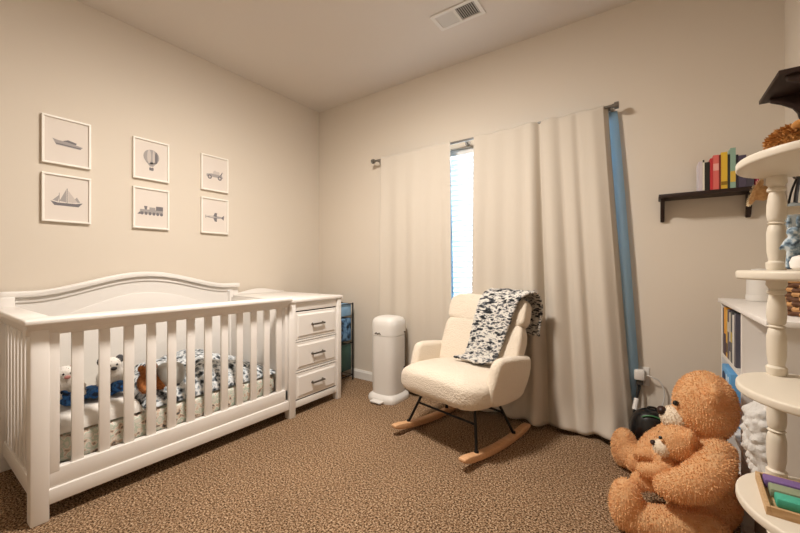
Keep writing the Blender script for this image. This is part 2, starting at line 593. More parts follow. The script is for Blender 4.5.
# front rail
b = B()
box(b, 0.737, 0.842, 0.322, 1.6575, 0.848, 0.876, 0.010, 3)
prism(b, [(0.834, 0.849), (0.752, 0.849), (0.757, 0.80), (0.790, 0.80), (0.797, 0.822)], 'y', 0.335, 1.655, 0.002)
obj('top_rail', b, M_white, cr)
obj('stile', box(B(), 0.755, 0.792, 0.404, 0.442, 0.2, 0.82, 0.003), M_white, cr)
for i in range(12):
    yc = 0.506 + 0.0985 * i
    obj('slat', box(B(), 0.762, 0.779, yc - 0.0215, yc + 0.0215, 0.19, 0.815, 0.003), M_white, cr)
b = B()
box(b, 0.752, 0.790, 0.404, 1.655, 0.142, 0.215, 0.004)
box(b, 0.752, 0.800, 0.404, 1.655, 0.070, 0.134, 0.004)
box(b, 0.752, 0.786, 0.404, 1.655, 0.13, 0.146)
obj('bottom_rail', b, M_white, cr)
# near end
b = B(); box(b, 0.09, 0.742, 0.322, 0.425, 0.848, 0.8755, 0.010, 3)
prism(b, [(0.335, 0.849), (0.41, 0.849), (0.395, 0.795), (0.362, 0.795), (0.352, 0.82)], 'x', 0.09, 0.74, 0.002)
obj('end_top_rail', b, M_white, cr)
obj('end_bottom_rail', box(B(), 0.09, 0.735, 0.362, 0.396, 0.085, 0.165, 0.004), M_white, cr)
for i in range(8):
    xc = 0.135 + i * 0.0785
    obj('end_slat', box(B(), xc - 0.022, xc + 0.022, 0.370, 0.388, 0.16, 0.80, 0.003), M_white, cr)
obj('end_panel', box(B(), 0.09, 0.79, 1.632, 1.652, 0.10, 0.845, 0.002), M_white, cr)
obj('base_board', box(B(), 0.062, 0.75, 0.41, 1.63, 0.165, 0.19), M_white, cr)

# ------------------------------------------------------------------ dresser at the end of the crib
dr = thing('dresser', 'white three-drawer changing dresser joined to the far end of the crib', 'dresser', (0.42, 1.92, 0))
DY0, DY1 = 1.658, 2.182
def dfoot(x0, x1, y0, y1):
    obj('post', box(B(), x0, x1, y0, y1, 0, 0.832, 0.005), M_white, dr)
dfoot(0.745, 0.802, DY0, DY0 + 0.056); dfoot(0.745, 0.802, DY1 - 0.046, DY1)
dfoot(0.03, 0.085, DY0, DY0 + 0.05); dfoot(0.03, 0.085, DY1 - 0.046, DY1)
obj('carcass', box(B(), 0.05, 0.776, DY0 + 0.006, DY1 - 0.006, 0.075, 0.832), M_white, dr, smooth=False)
b = B(); box(b, 0.022, 0.812, DY0 + 0.001, DY1 + 0.012, 0.832, 0.857, 0.006)
obj('top', b, M_white, dr)
b = B()
pts = [(DY0 + 0.002, 0.857), (DY1, 0.857)] + [(DY1 - i * (DY1 - DY0) / 30, 0.866 + 0.034 * (0.5 * (1 - math.cos(2 * PI * min(1, max(0, (i / 30)))))) ** 0.9) for i in range(31)]
prism(b, pts, 'x', 0.03, 0.05, 0.003)
obj('back_rail', b, M_white, dr)
zr = [(0.555, 0.758), (0.330, 0.533), (0.118, 0.306)]
b = B()
for za, zb_ in zr:
    box(b, 0.774, 0.7775, DY0 + 0.056, DY1 - 0.046, za - 0.011, zb_ + 0.011)
obj('drawer_gap_shade', b, M_gap, dr, smooth=False)  # dark strips painted in as the shade around the drawer fronts
for za, zb_ in ((0.768, 0.832), (0.537, 0.551), (0.311, 0.325), (0.06, 0.108)):
    obj('face_rail', box(B(), 0.772, 0.791, DY0 + 0.05, DY1 - 0.042, za, zb_, 0.003), M_white, dr)
for za, zb_ in zr:
    ya, yb = DY0 + 0.060, DY1 - 0.050
    b = B()
    box(b, 0.770, 0.790, ya, yb, za, zb_, 0.003)
    # raised centre field with sloped edges
    t = B()
    e, q = 0.016, 0.028
    A = [(0.790, ya + e, za + e), (0.790, yb - e, za + e), (0.790, yb - e, zb_ - e), (0.790, ya + e, zb_ - e)]
    C_ = [(0.797, ya + q, za + q), (0.797, yb - q, za + q), (0.797, yb - q, zb_ - q), (0.797, ya + q, zb_ - q)]
    va = [t.verts.new(p) for p in A]; vc = [t.verts.new(p) for p in C_]
    t.faces.new(vc)
    for i in range(4):
        t.faces.new([va[i], va[(i + 1) % 4], vc[(i + 1) % 4], vc[i]])
    merge(b, t)
    d = obj('drawer', b, M_white, dr, smooth=False)
    zc = (za + zb_) / 2 + 0.0; yc = (ya + yb) / 2
    b = B(); tube(b, [(0.816, yc - 0.060, zc), (0.816, yc + 0.060, zc)], 0.0068, 10)
    for s in (-0.052, 0.052):
        tube(b, [(0.796, yc + s, zc), (0.816, yc + s, zc)], [0.011, 0.006], 10)
    obj('handle', b, M_dsteel, d, label='dark pewter bar handle')

# ------------------------------------------------------------------ bedding and soft toys in the crib
M_sheet = mat('print_sheet', '#d8d4cc', 0.9, nscale=34, detail=2.0,
              stops=[(0.38, '#d9d2c6'), (0.46, '#b6c4b2'), (0.52, '#e6e0d6'), (0.60, '#d2b9a2'), (0.68, '#5d5a58')])
M_quilt = mat('print_quilt', '#cfcfcd', 0.9, nscale=24, detail=2.5, bump=0.15, bscale=60,
              stops=[(0.34, '#24282d'), (0.42, '#8d959b'), (0.48, '#e3e4e4'), (0.56, '#bcc4c9'), (0.62, '#767e85'), (0.69, '#24282d')])
b = B(); sel(b, (0.41, 1.02, 0.262), (0.335, 0.605, 0.072), 0.25, 0.22)
mt = obj('crib_mattress', b, M_sheet, loc=(0.41, 1.02, 0.19))
tag(mt, 'crib mattress in a patterned sheet behind the white slats', 'mattress')
def cloth_heap(x0, x1, y0, y1, zf, n=46, th=0.012):
    b = B()
    g = [[b.verts.new((x0 + (x1 - x0) * i / n, y0 + (y1 - y0) * j / n, zf(x0 + (x1 - x0) * i / n, y0 + (y1 - y0) * j / n, i / n, j / n))) for j in range(n + 1)] for i in range(n + 1)]
    for i in range(n):
        for j in range(n):
            b.faces.new([g[i][j], g[i + 1][j], g[i + 1][j + 1], g[i][j + 1]])
    # underside so that it has body
    h = [[b.verts.new((v.co.x, v.co.y, 0.338 - 0.0 * i)) for v in row] for i, row in enumerate(g)]
    for i in range(n):
        for j in range(n):
            b.faces.new([h[i][j], h[i][j + 1], h[i + 1][j + 1], h[i + 1][j]])
    for k in range(n):
        b.faces.new([g[0][k], g[0][k + 1], h[0][k + 1], h[0][k]])
        b.faces.new([g[n][k + 1], g[n][k], h[n][k], h[n][k + 1]])
        b.faces.new([g[k + 1][0], g[k][0], h[k][0], h[k + 1][0]])
        b.faces.new([g[k][n], g[k + 1][n], h[k + 1][n], h[k][n]])
    return b
def wr(x, y, s=1.0):
    return noise.noise(Vector((x * 9, y * 9, 2.3))) * 0.022 * s + noise.noise(Vector((x * 22 + 4, y * 17, 0.3))) * 0.010 * s
def edge(u):
    return min(1, 6 * min(u, 1 - u)) ** 0.5
def zq(x, y, u, v):
    mound = math.exp(-((y - 1.17) / 0.30) ** 2) * 0.135 + math.exp(-((y - 0.90) / 0.08) ** 2) * 0.03
    return 0.343 + (0.035 + mound * (0.55 + 0.45 * min(1, (0.74 - x) / 0.25)) + wr(x, y)) * edge(u) * edge(v)
q = obj('quilt', cloth_heap(0.13, 0.738, 0.80, 1.615, zq), M_quilt, loc=(0.43, 1.2, 0.338))
tag(q, 'rumpled black white and grey patterned quilt heaped in the crib', 'blanket')
b = cloth_heap(0.45, 0.735, 0.45, 0.78, lambda x, y, u, v: 0.341 + (0.075 + wr(x, y, 0.6)) * edge(u) ** 0.6 * edge(v) ** 0.6, 30)
tag(obj('folded_blanket', b, M_whitefab, loc=(0.59, 0.61, 0.338)), 'folded plain white blanket lying at the near end of the crib', 'blanket')
M_bluecl = mat('blue_cloth', '#1f4a86', 0.9, nscale=30, stops=[(0.38, '#16243c'), (0.47, '#2a5b9c'), (0.56, '#3a74b4'), (0.66, '#182c4c')])
b = B()
t = B()
for i in range(9):
    ball(t, (0.56 + 0.05 * math.sin(i * 2.1), 0.49 + i * 0.032, 0.450 + 0.012 * math.cos(i * 1.7)), (0.058, 0.04, 0.030), sub=2)
merge(b, fuse(t, 0.010, 3))
for v in b.verts:
    v.co += noise.noise_vector(v.co * 24) * 0.012
tag(obj('blue_cloth', b, M_bluecl, loc=(0.56, 0.61, 0.412)), 'crumpled blue and navy cloth under the soft toys in the crib', 'cloth')
def small_plush(name, label, c, body_m, ear_m, face=1.0, seed=3, s=1.0, tail=None):
    th = thing(name, label, 'soft toy', (c[0], c[1], c[2] - 0.05 * s))
    b = B()
    ball(b, c, (0.06 * s, 0.05 * s, 0.052 * s), sub=3)
    ball(b, (c[0] + 0.01, c[1] + 0.0, c[2] + 0.06 * s), 0.042 * s, sub=3)
    for k in (-1, 1):
        limb(b, [(c[0] + 0.03 * s, c[1] + k * 0.035 * s, c[2] - 0.02 * s), (c[0] + 0.085 * s, c[1] + k * 0.045 * s, c[2] - 0.03 * s)], [0.024 * s, 0.02 * s])
        limb(b, [(c[0] + 0.02 * s, c[1] + k * 0.04 * s, c[2] + 0.02 * s), (c[0] + 0.06 * s, c[1] + k * 0.055 * s, c[2] - 0.005 * s)], [0.02 * s, 0.016 * s])
    b = fuse(b, 0.007 * s, 4)
    furry(b, 900, 0.008, 0.0016, seed=seed)
    obj('body', b, body_m, th)
    for k in (-1, 1):
        b = B(); ball(b, (c[0] + 0.01, c[1] + k * 0.036 * s, c[2] + 0.086 * s), (0.010 * s, 0.019 * s, 0.022 * s), sub=2)
        obj('ear', b, ear_m, th)
        b = B(); ball(b, (c[0] + 0.047 * s, c[1] + k * 0.014 * s, c[2] + 0.068 * s), 0.005 * s, sub=2)
        obj('eye', b, M_eye, th)
    b = B(); ball(b, (c[0] + 0.052 * s, c[1], c[2] + 0.052 * s), (0.012 * s, 0.013 * s, 0.009 * s), sub=2)
    obj('nose', b, ear_m, th)
    return th
M_pinkf = mat('pink_plush', '#d99a94', 0.95)
M_greyf = mat('grey_plush', '#4b4a4c', 0.95)
M_brownf = mat('brown_plush', '#9a5f34', 0.95, col2='#ad7040', nscale=40)
small_plush('soft_toy', 'white soft toy with pink ears nearest the crib corner post', (0.52, 0.515, 0.500), M_whitefab, M_pinkf, seed=4, s=1.0)
small_plush('soft_toy', 'white soft toy with dark grey ears on the blue cloth', (0.52, 0.700, 0.495), M_whitefab, M_greyf, seed=5, s=1.1)
small_plush('soft_toy', 'brown soft toy sitting between blue cloth and quilt', (0.60, 0.845, 0.452), M_brownf, M_brownf, seed=6, s=0.9)
b = B(); sel(b, (0.62, 0.955, 0.47), (0.075, 0.07, 0.065), 0.7, 0.7)
M_gcush = mat('pale_grey_cotton', '#b9b9b6', 0.9, bump=0.2, bscale=40)
tag(obj('small_cushion', b, M_gcush, loc=(0.62, 0.955, 0.41)), 'small pale grey cushion pressed against the quilt beside the brown toy', 'cushion')

# ------------------------------------------------------------------ slim rack behind the dresser
rk = thing('storage_rack', 'slim dark rack with blue and green cloth bins beside the dresser', 'rack', (0.52, 2.5, 0))
b = B()
for x in (0.40, 0.548):
    for y in (2.43, 2.60):
        tube(b, [(x, y, 0.0), (x, y, 0.745)], 0.007, 8)
for z in (0.05, 0.36, 0.735):
    tube(b, [(0.40, 2.43, z), (0.548, 2.43, z), (0.548, 2.60, z), (0.40, 2.60, z)], 0.005, 8, closed=True)
obj('frame', b, M_black, rk)
M_bluebin = mat('blue_bin_cloth', '#7fa6c9', 0.9, col2='#90b4d3', nscale=12)
M_tealbin = mat('teal_bin_cloth', '#3c5553', 0.9, col2='#4a6a5e', nscale=12)
for m, z0, z1, lab in ((M_bluebin, 0.62, 0.735, 'pale blue cloth bin'), (mat('navy_bin', '#40607f', 0.9, nscale=20, stops=[(0.4, '#23303d'), (0.5, '#4c6f94'), (0.6, '#6d93b6')]), 0.38, 0.60, 'blue patterned cloth bin'), (M_tealbin, 0.10, 0.35, 'dark green cloth bin')):
    b = B()
    box(b, 0.41, 0.539, 2.438, 2.592, z0, z1, 0.012)
    obj('bin', b, m, rk, label=lab)
b = B(); ball(b, (0.540, 2.365, 0.085), (0.05, 0.046, 0.083), sub=3)
for v in b.verts:
    v.co += noise.noise_vector(v.co * 30) * 0.010
    v.co.z = max(v.co.z, 0.001)
tag(obj('plastic_bag', b, mat('frosted_plastic', '#c9c9c4', 0.35), loc=(0.540, 2.365, 0)), 'small crumpled whitish bag on carpet in front of the slim rack', 'bag')

# ------------------------------------------------------------------ diaper pail
pl = thing('diaper_pail', 'tall white rounded diaper pail on the carpet by the left curtain', 'diaper pail', (1.122, 2.415, 0))
px, py = 1.122, 2.415
def rr(bm, prof, c, e=0.55, sx=1.0, sy=1.0, n=40):
    rings = []
    for r, z, *off in prof:
        ring = []
        for k in range(n):
            a = 2 * PI * k / n
            cx = math.copysign(abs(math.cos(a)) ** e, math.cos(a)); cy_ = math.copysign(abs(math.sin(a)) ** e, math.sin(a))
            ring.append(bm.verts.new((c[0] + r * sx * cx, c[1] + (off[0] if off else 0) + r * sy * cy_, z)))
        rings.append(ring)
    for A, B_ in zip(rings, rings[1:]):
        for k in range(n):
            bm.faces.new([A[k], A[(k + 1) % n], B_[(k + 1) % n], B_[k]])
    bm.faces.new(list(reversed(rings[0]))); bm.faces.new(rings[-1])
    return bm
b = B(); rr(b, [(0.116, 0.045), (0.118, 0.10), (0.122, 0.35), (0.122, 0.530)], (px, py), 0.6)
obj('body', b, M_plastic, pl)
b = B(); rr(b, [(0.1225, 0.533), (0.1225, 0.61), (0.119, 0.645), (0.106, 0.668), (0.075, 0.681), (0.02, 0.685)], (px, py), 0.6)
obj('lid', b, M_plastic, pl)
b = B(); rr(b, [(0.142, 0.0), (0.145, 0.02), (0.139, 0.04), (0.122, 0.055), (0.116, 0.06)], (px, py), 0.5)
obj('base', b, M_plastic, pl)
b = B(); box(b, px - 0.055, px + 0.055, py - 0.19, py - 0.13, 0.008, 0.024, 0.008)
obj('foot_pedal', b, M_plastic, pl)
b = B(); tube(b, smooth_path([(px - 0.05, py - 0.1215, 0.545), (px - 0.038, py - 0.1235, 0.557), (px - 0.02, py - 0.1245, 0.547), (px - 0.006, py - 0.1245, 0.557), (px + 0.006, py - 0.1245, 0.543)], 4), 0.0035, 6)
obj('emblem', b, M_dsteel, pl)
b = B(); tube(b, [(px + 0.130, py + 0.05, 0.26), (px + 0.130, py + 0.05, 0.56)], 0.003, 8)
box(b, px + 0.112, px + 0.132, py + 0.045, py + 0.055, 0.26, 0.27); box(b, px + 0.112, px + 0.132, py + 0.045, py + 0.055, 0.55, 0.56)
obj('hinge_rod', b, M_dsteel, pl)

# ------------------------------------------------------------------ curtain rod and curtains
RY, RZ0, RZ1 = 2.59, 2.066, 2.092
def rz(x):
    return RZ0 + (RZ1 - RZ0) * (x - 0.82) / (2.736 - 0.82)
rod = thing('curtain_rod', 'thin brushed steel curtain rod above the window', 'curtain rod', (1.78, RL, 2.08))
b = B(); tube(b, [(0.835, RY, rz(0.835)), (2.72, RY, rz(2.72))], 0.0095, 12)
obj('pole', b, M_steel, rod)
for x, s in ((0.835, -1), (2.72, 1)):
    b = B()
    z = rz(x)
    tube(b, [(x, RY, z), (x + s * 0.012, RY, z), (x + s * 0.013, RY, z), (x + s * 0.036, RY, z), (x + s * 0.038, RY, z)], [0.012, 0.013, 0.021, 0.021, 0.014], 16)
    obj('finial', b, M_steel, rod)
for x in (0.85, 1.72, 2.703):
    b = B()
    z = rz(x)
    tube(b, [(x, RL - 0.004, z), (x, RY, z)], 0.006, 8)
    tube(b, [(x, RL - 0.0005, z), (x, RL - 0.008, z)], 0.022, 16)
    obj('bracket', b, M_steel, rod)

def curtain(name, label, fx, fold, ztop, zbot, seed, nu=150, nv=90):
    """fx(v)->(x0,x1) with v 0 at top, fold(u,v)->depth towards the room"""
    b = B()
    g = []
    for j in range(nv + 1):
        v = j / nv
        x0, x1 = fx(v)
        row = []
        for i in range(nu + 1):
            u = i / nu
            x = x0 + (x1 - x0) * u
            zt_ = rz(x) + ztop(u)
            z = zt_ + (zbot(u) - zt_) * v
            row.append(b.verts.new((x, RY - 0.016 - fold(u, v), z)))
        g.append(row)
    for A, C_ in zip(g, g[1:]):
        for i in range(nu):
            b.faces.new([A[i], C_[i], C_[i + 1], A[i + 1]])
    return b
def bell(u, c, w):
    return math.exp(-((u - c) / w) ** 2)
c1 = thing('curtain', 'cream curtain panel hanging left of the bright window gap', 'curtain', (1.26, RY, 0.03), 0, 'cream window curtains')
def fold1(u, v):
    a = 0.2 + 0.8 * min(1, v * 2.2)
    f = a * (0.010 * math.sin(u * 26 + 0.6) + 0.007 * math.sin(u * 11 + 2)) + 0.014 * a * bell(u, 0.93, 0.05)
    if u < 0.03:
        f -= 0.045 * (1 - u / 0.03)
    return f
b = curtain('c', '', lambda v: (0.893 - 0.02 * v, 1.612 + 0.028 * v), fold1, lambda u: 0.012 + 0.003 * math.sin(u * 40), lambda u: 0.03, 1)
obj('panel', b, M_cream, c1, solid=0.004)
b = B()
def lining(pts0, pts1, n=40):
    b = B(); g = []
    for j in range(n + 1):
        v = j / n
        row = []
        for i in range(13):
            u = i / 12
            p = Vector(pts0(v)).lerp(Vector(pts1(v)), u)
            p.y += 0.006 * math.sin(u * 9 + v * 3)
            row.append(b.verts.new(p))
        g.append(row)
    for A, C_ in zip(g, g[1:]):
        for i in range(12):
            b.faces.new([A[i], C_[i], C_[i + 1], A[i + 1]])
    return b
obj('lining', lining(lambda v: (0.90 - 0.05 * v, 2.645, 2.05 - 1.99 * v), lambda v: (1.58 + 0.06 * v, 2.63, 2.05 - 1.99 * v)), M_lining, c1, solid=0.003, label='curtain lining coloured pale blue for daylight')
c2 = thing('curtain', 'cream curtain panel with deep folds hanging right of the window gap', 'curtain', (2.3, RY, 0.03), 0, 'cream window curtains')
def fold2(u, v):
    a = 0.35 + 0.65 * min(1, v * 1.8)
    f = 0.012 * a * math.sin(u * 17 + 1.0) + 0.007 * a * math.sin(u * 41 + v * 1.5)
    f += 0.034 * a * bell(u, 0.475 - 0.02 * v, 0.040) - 0.040 * a * bell(u, 0.537 - 0.015 * v, 0.020) + 0.03 * a * bell(u, 0.60, 0.045) - 0.02 * a * bell(u, 0.68 + 0.02 * v, 0.03)
    f += 0.036 * a * bell(u, 0.90, 0.045) - 0.030 * a * bell(u, 0.80, 0.028)
    if u > 0.975:
        f -= 0.05 * (u - 0.975) / 0.025
    if v > 0.9:
        f += 0.05 * ((v - 0.9) / 0.1) ** 2 * (0.5 + 0.5 * math.sin(u * 31))
    return f
b = curtain('c', '', lambda v: (1.812 - 0.015 * v, 2.695 + 0.145 * v ** 1.1), fold2, lambda u: 0.008 + 0.004 * math.sin(u * 33), lambda u: 0.028 + 0.012 * math.sin(u * 31 + 1) + 0.035 * bell(u, 0.93, 0.07), 2)
obj('panel', b, M_cream, c2, solid=0.004)
def lin_r(v):
    z = 2.075 - 1.80 * v
    return (2.745 + 0.125 * v ** 0.9 - 0.03 * max(0, v - 0.88) / 0.12, 2.640, z)
obj('lining', lining(lambda v: (1.84, 2.635, 2.06 - 1.785 * v), lin_r, 50), M_lining, c2, solid=0.003, label='curtain lining coloured pale blue for daylight')

# blind behind the curtains
bl = thing('window_blind', 'white slatted window blind behind the curtain gap', 'blind', (1.82, RL + 0.045, 0.62))
b = B(); box(b, WX0 + 0.01, WX1 - 0.01, RL + 0.02, RL + 0.07, 2.005, 2.048, 0.004); obj('headrail', b, M_trim, bl)
M_slat = mat('blind_slat', '#e9edf0', 0.5, transl=0.35)
b = B()
z = 0.66
while z < 1.995:
    t = math.radians(-58)
    w = 0.024
    cyy = RL + 0.045
    p = [(cyy - w * math.cos(t), z - w * math.sin(t)), (cyy, z + 0.003), (cyy + w * math.cos(t), z + w * math.sin(t)), (cyy, z + 0.0005)]
    prism(b, p, 'x', WX0 + 0.015, WX1 - 0.015)
    z += 0.042
obj('slats', b, M_slat, bl, smooth=False)
b = B(); box(b, WX0 + 0.015, WX1 - 0.015, RL + 0.025, RL + 0.065, 0.618, 0.640, 0.004); obj('bottom_rail', b, M_trim, bl)

# ------------------------------------------------------------------ rocking chair (own frame: -Y is its front)
RC = (1.905, 2.155, 0.0); RA = math.radians(-13)
ch = thing('rocking_chair', 'cream boucle rocking armchair with black legs on wooden rockers', 'rocking chair', RC, RA, local=True)
def bumpy(bm, amp=0.004, sc=40, big=0.006):
    bm.normal_update()
    for v in bm.verts:
        v.co += v.normal * (noise.noise(v.co * sc) * amp + noise.noise(v.co * 9) * big)
    return bm
def rx(a):
    return Matrix.Rotation(a, 4, 'X')
# seat
def seatfn(p):
    p = p.copy()
    p.z += -0.02 * (p.y + 0.27) / 0.54 + 0.012 * (1 - (p.x / 0.33) ** 2) * (1 if p.z > 0 else 0)
    return p
b = B(); sel(b, (0, -0.05, 0.368), (0.325, 0.26, 0.098), 0.6, 0.42, fn=seatfn, nu=80, nv=36)
obj('seat', bumpy(b), M_boucle, ch)
# back rest : reclined slab with a head section above a seam
BA = math.radians(20)
T = Matrix.Translation((0.01, 0.168, 0.362)) @ rx(-BA)
def backfn(p):
    p = p.copy()
    p.y += -0.05 * (abs(p.x) / 0.33) ** 2.2
    return p
b = B(); sel(b, (0, 0, 0.165), (0.312, 0.068, 0.225), 0.4, 0.4, M=T, fn=backfn, nu=70, nv=36)
bk = obj('backrest', bumpy(b), M_boucle, ch)
def headfn(p):
    p = p.copy()
    p.y += -0.055 * (abs(p.x) / 0.33) ** 2.2
    p.x *= 1 - 0.03 * (p.z + 0.11) / 0.22
    return p
b = B(); sel(b, (0, 0.002, 0.440), (0.315, 0.067, 0.112), 0.45, 0.4, M=T, fn=headfn, nu=70, nv=30)
obj('headrest', bumpy(b), M_boucle, ch)
# arms: swept shells from the back round to the front
for s in (-1, 1):
    b = B()
    prof_ = [(0.27, 0.528), (0.16, 0.545), (0.05, 0.556), (-0.04, 0.563), (-0.088, 0.550), (-0.115, 0.512), (-0.135, 0.455), (-0.160, 0.385), (-0.150, 0.315), (-0.06, 0.287), (0.10, 0.278), (0.20, 0.30), (0.27, 0.42)]
    P2 = [(p.x, p.y) for p in smooth_path([(y, z, 0) for y, z in prof_ + prof_[:1]], 4)[:-1]]
    prism(b, P2, 'x', s * 0.268, s * 0.335, 0.030, seg=5)
    bmesh.ops.triangulate(b, faces=[f for f in b.faces if len(f.verts) > 6])
    for v in b.verts:   # flare outward to the top
        v.co.x += s * (0.022 * (v.co.z - 0.3) / 0.3)
    obj('armrest', bumpy(b, 0.002, 40, 0.003), M_boucle, ch)
# rockers
def rock_z(y):
    return 0.022 + 0.30 * ((y - 0.03) ** 2)
LEGS = ((-0.216, -0.13), (0.175, 0.08))
HB, HT, ZT = 0.275, 0.20, 0.285
for s in (-1, 1):
    b = B()
    n = 22
    up_, lo = [], []
    for i in range(n + 1):
        y = -0.35 + 0.70 * i / n
        e = min(1, 8 * min(i, n - i) / n + 0.45)
        up_.append((y, rock_z(y) + 0.021 * e)); lo.append((y, rock_z(y) - 0.020 * e))
    prism(b, up_ + lo[::-1], 'x', s * HB - 0.024, s * HB + 0.024, 0.009)
    obj('rocker', b, M_wood, ch, label='pale beech rocker')
    for ya, yb in LEGS:
        b = B(); tube(b, [(s * HB, ya, rock_z(ya) + 0.015), (s * HT, yb, ZT)], 0.0085, 10)
        tube(b, [(s * HB, ya, rock_z(ya) + 0.017), (s * (HB - 0.002), ya * 0.99, rock_z(ya) + 0.030)], 0.013, 10)
        obj('leg', b, M_black, ch, label='thin black metal leg')
for ya, yb in LEGS:
    t = 0.6
    y = ya + (yb - ya) * t; x = HB - (HB - HT) * t; z = rock_z(ya) + (ZT - rock_z(ya)) * t
    b = B(); tube(b, [(-x, y, z), (x, y, z)], 0.007, 8)
    obj('crossbar', b, M_black, ch)
b = B()
box(b, -0.215, 0.215, -0.15, -0.12, 0.268, 0.290); box(b, -0.215, 0.215, 0.07, 0.10, 0.268, 0.290)
box(b, -0.215, -0.185, -0.121, 0.071, 0.268, 0.290); box(b, 0.185, 0.215, -0.121, 0.071, 0.268, 0.290)
obj('seat_frame', b, M_black, ch)

# knitted throw over the chair back
M_throw = mat('marled_knit', '#cfcac0', 0.95, nscale=22, detail=3, bump=0.6, bscale=70, stretch=(0.75, 1.5, 2.2),
              stops=[(0.37, '#202225'), (0.43, '#707276'), (0.48, '#d0cbc3'), (0.55, '#e2ddd4'), (0.60, '#8a8a8b'), (0.66, '#2e2f32')])
CM = Matrix.Translation(Vector(RC)) @ Matrix.Rotation(RA, 4, 'Z')
path = [(0.015, 0.472), (0.068, 0.474), (0.115, 0.495), (0.152, 0.570), (0.185, 0.660), (0.219, 0.750), (0.252, 0.835), (0.285, 0.888), (0.330, 0.912), (0.375, 0.908), (0.415, 0.876), (0.432, 0.82), (0.428, 0.76), (0.415, 0.70), (0.405, 0.645)]
pp = smooth_path([(0, y, z) for y, z in path], 8)
nu = 52
b = B(); g = []
for j, p in enumerate(pp):
    v = j / (len(pp) - 1)
    row = []
    wob = 0.010 * math.sin(v * 11)
    xl = -0.075 + 0.075 * min(1, v / 0.6) + wob
    xr_ = 0.150 + 0.165 * min(1, v / 0.55) + 0.4 * wob + 0.035 * min(1, max(0, (v - 0.5) / 0.15))
    i0 = max(j - 1, 0); i1 = min(j + 1, len(pp) - 1)
    d = (pp[i1] - pp[i0]).normalized()
    nrm = Vector((0, d.z, -d.y)) * -1
    for i in range(nu + 1):
        u = i / nu
        x = xl + (xr_ - xl) * u
        q_ = p + Vector((x, 0, 0))
        q_.y -= 0.052 * (abs(x) / 0.33) ** 2.2 * min(1, v * 4)
        k = noise.noise(Vector((x * 26, p.y * 26, p.z * 26))) * 0.009 + abs(math.sin(u * 34 + 2.2 * math.sin(v * 50))) * 0.007
        row.append(b.verts.new(q_ + nrm * (k + 0.013)))
    g.append(row)
for A, C_ in zip(g, g[1:]):
    for i in range(nu):
        b.faces.new([A[i], A[i + 1], C_[i + 1], C_[i]])
for v in b.verts:
    v.co = CM @ v.co
th = obj('throw_blanket', b, M_throw, loc=tuple(CM @ Vector((0.1, 0.1, 0.47))), solid=0.014)
tag(th, 'chunky black and white knitted throw draped over rocking chair back', 'blanket')

# ------------------------------------------------------------------ power outlet, adapter, cords
ot = thing('power_outlet', 'white wall outlet plate low on the wall right of curtain', 'outlet', (2.875, RL, 0.42))
b = B(); box(b, 2.838, 2.912, RL - 0.006, RL - 0.0005, 0.365, 0.480, 0.003); obj('plate', b, M_plastic, ot)
b = B(); box(b, 2.858, 2.892, RL - 0.009, RL - 0.005, 0.385, 0.415, 0.002); box(b, 2.858, 2.892, RL - 0.009, RL - 0.005, 0.43, 0.46, 0.002); obj('socket', b, M_plastic, ot)
ad = thing('power_adapter', 'white plug-in power adapter with black and white cords in the wall outlet', 'adapter', (2.868, RL - 0.03, 0.42))
b = B(); box(b, 2.835, 2.888, RL - 0.065, RL - 0.009, 0.408, 0.468, 0.008); obj('housing', b, M_plastic, ad)
b = B(); box(b, 2.845, 2.880, RL - 0.05, RL - 0.009, 0.375, 0.408, 0.006); obj('plug', b, mat('dark_plug', '#4a4540', 0.5), ad)
b = B(); tube(b, smooth_path([(2.862, 2.645, 0.378), (2.858, 2.63, 0.34), (2.846, 2.61, 0.29), (2.836, 2.575, 0.22), (2.826, 2.545, 0.12), (2.835, 2.52, 0.03), (2.87, 2.50, 0.008)], 6), 0.0075, 8)
cd = obj('power_cord', b, mat('black_rubber', '#16130f', 0.6), ad, label='black power cord')
b = B(); tube(b, [(2.848, 2.612, 0.295), (2.838, 2.582, 0.235)], 0.014, 10)
obj('connector', b, M_plastic, cd, label='white inline connector')
b = B(); tube(b, smooth_path([(2.886, 2.63, 0.44), (2.92, 2.625, 0.435), (2.962, 2.64, 0.412), (2.984, 2.645, 0.345), (2.972, 2.645, 0.262), (2.935, 2.645, 0.20), (2.93, 2.64, 0.12), (2.94, 2.62, 0.01)], 6), 0.0035, 6)
obj('charging_cable', b, M_plastic, ad, label='thin white cable')

# round black thing behind the bear's feet
bb = thing('black_bag', 'glossy black rounded bag with thin green stripe near the outlet', 'bag', (2.925, 2.46, 0))
b = B(); sel(b, (2.925, 2.46, 0.150), (0.112, 0.09, 0.148), 0.85, 0.9)
bb_b = obj('shell', b, M_blackp, bb)
b = B(); tube(b, [(2.925 + 0.100 * math.cos(a), 2.46 - 0.045 - 0.02 * math.sin(a), 0.150 + 0.130 * math.sin(a)) for a in [math.radians(d) for d in range(20, 125, 7)]], 0.004, 6)
obj('stripe', b, mat('green_stripe', '#3f7a4a', 0.5), bb, label='thin green stripe')
b = B(); tube(b, smooth_path([(2.90, 2.46, 0.285), (2.91, 2.46, 0.305), (2.94, 2.46, 0.305), (2.95, 2.46, 0.285)], 4), 0.006, 8)
obj('handle', b, M_blackp, bb)

# ------------------------------------------------------------------ bears
bear = thing('teddy_bear', 'large tan teddy bear sitting on the carpet hugging a small one', 'teddy bear', (3.06, 1.95, 0))
b = B()
ball(b, (3.075, 1.965, 0.165), (0.120, 0.135, 0.165))
ball(b, (3.085, 1.95, 0.30), (0.105, 0.13, 0.14))
ball(b, (3.102, 1.94, 0.520), (0.106, 0.112, 0.140))
ball(b, (3.105, 1.95, 0.18), (0.120, 0.125, 0.17))
ball(b, (3.078, 1.935, 0.485), (0.085, 0.088, 0.09))
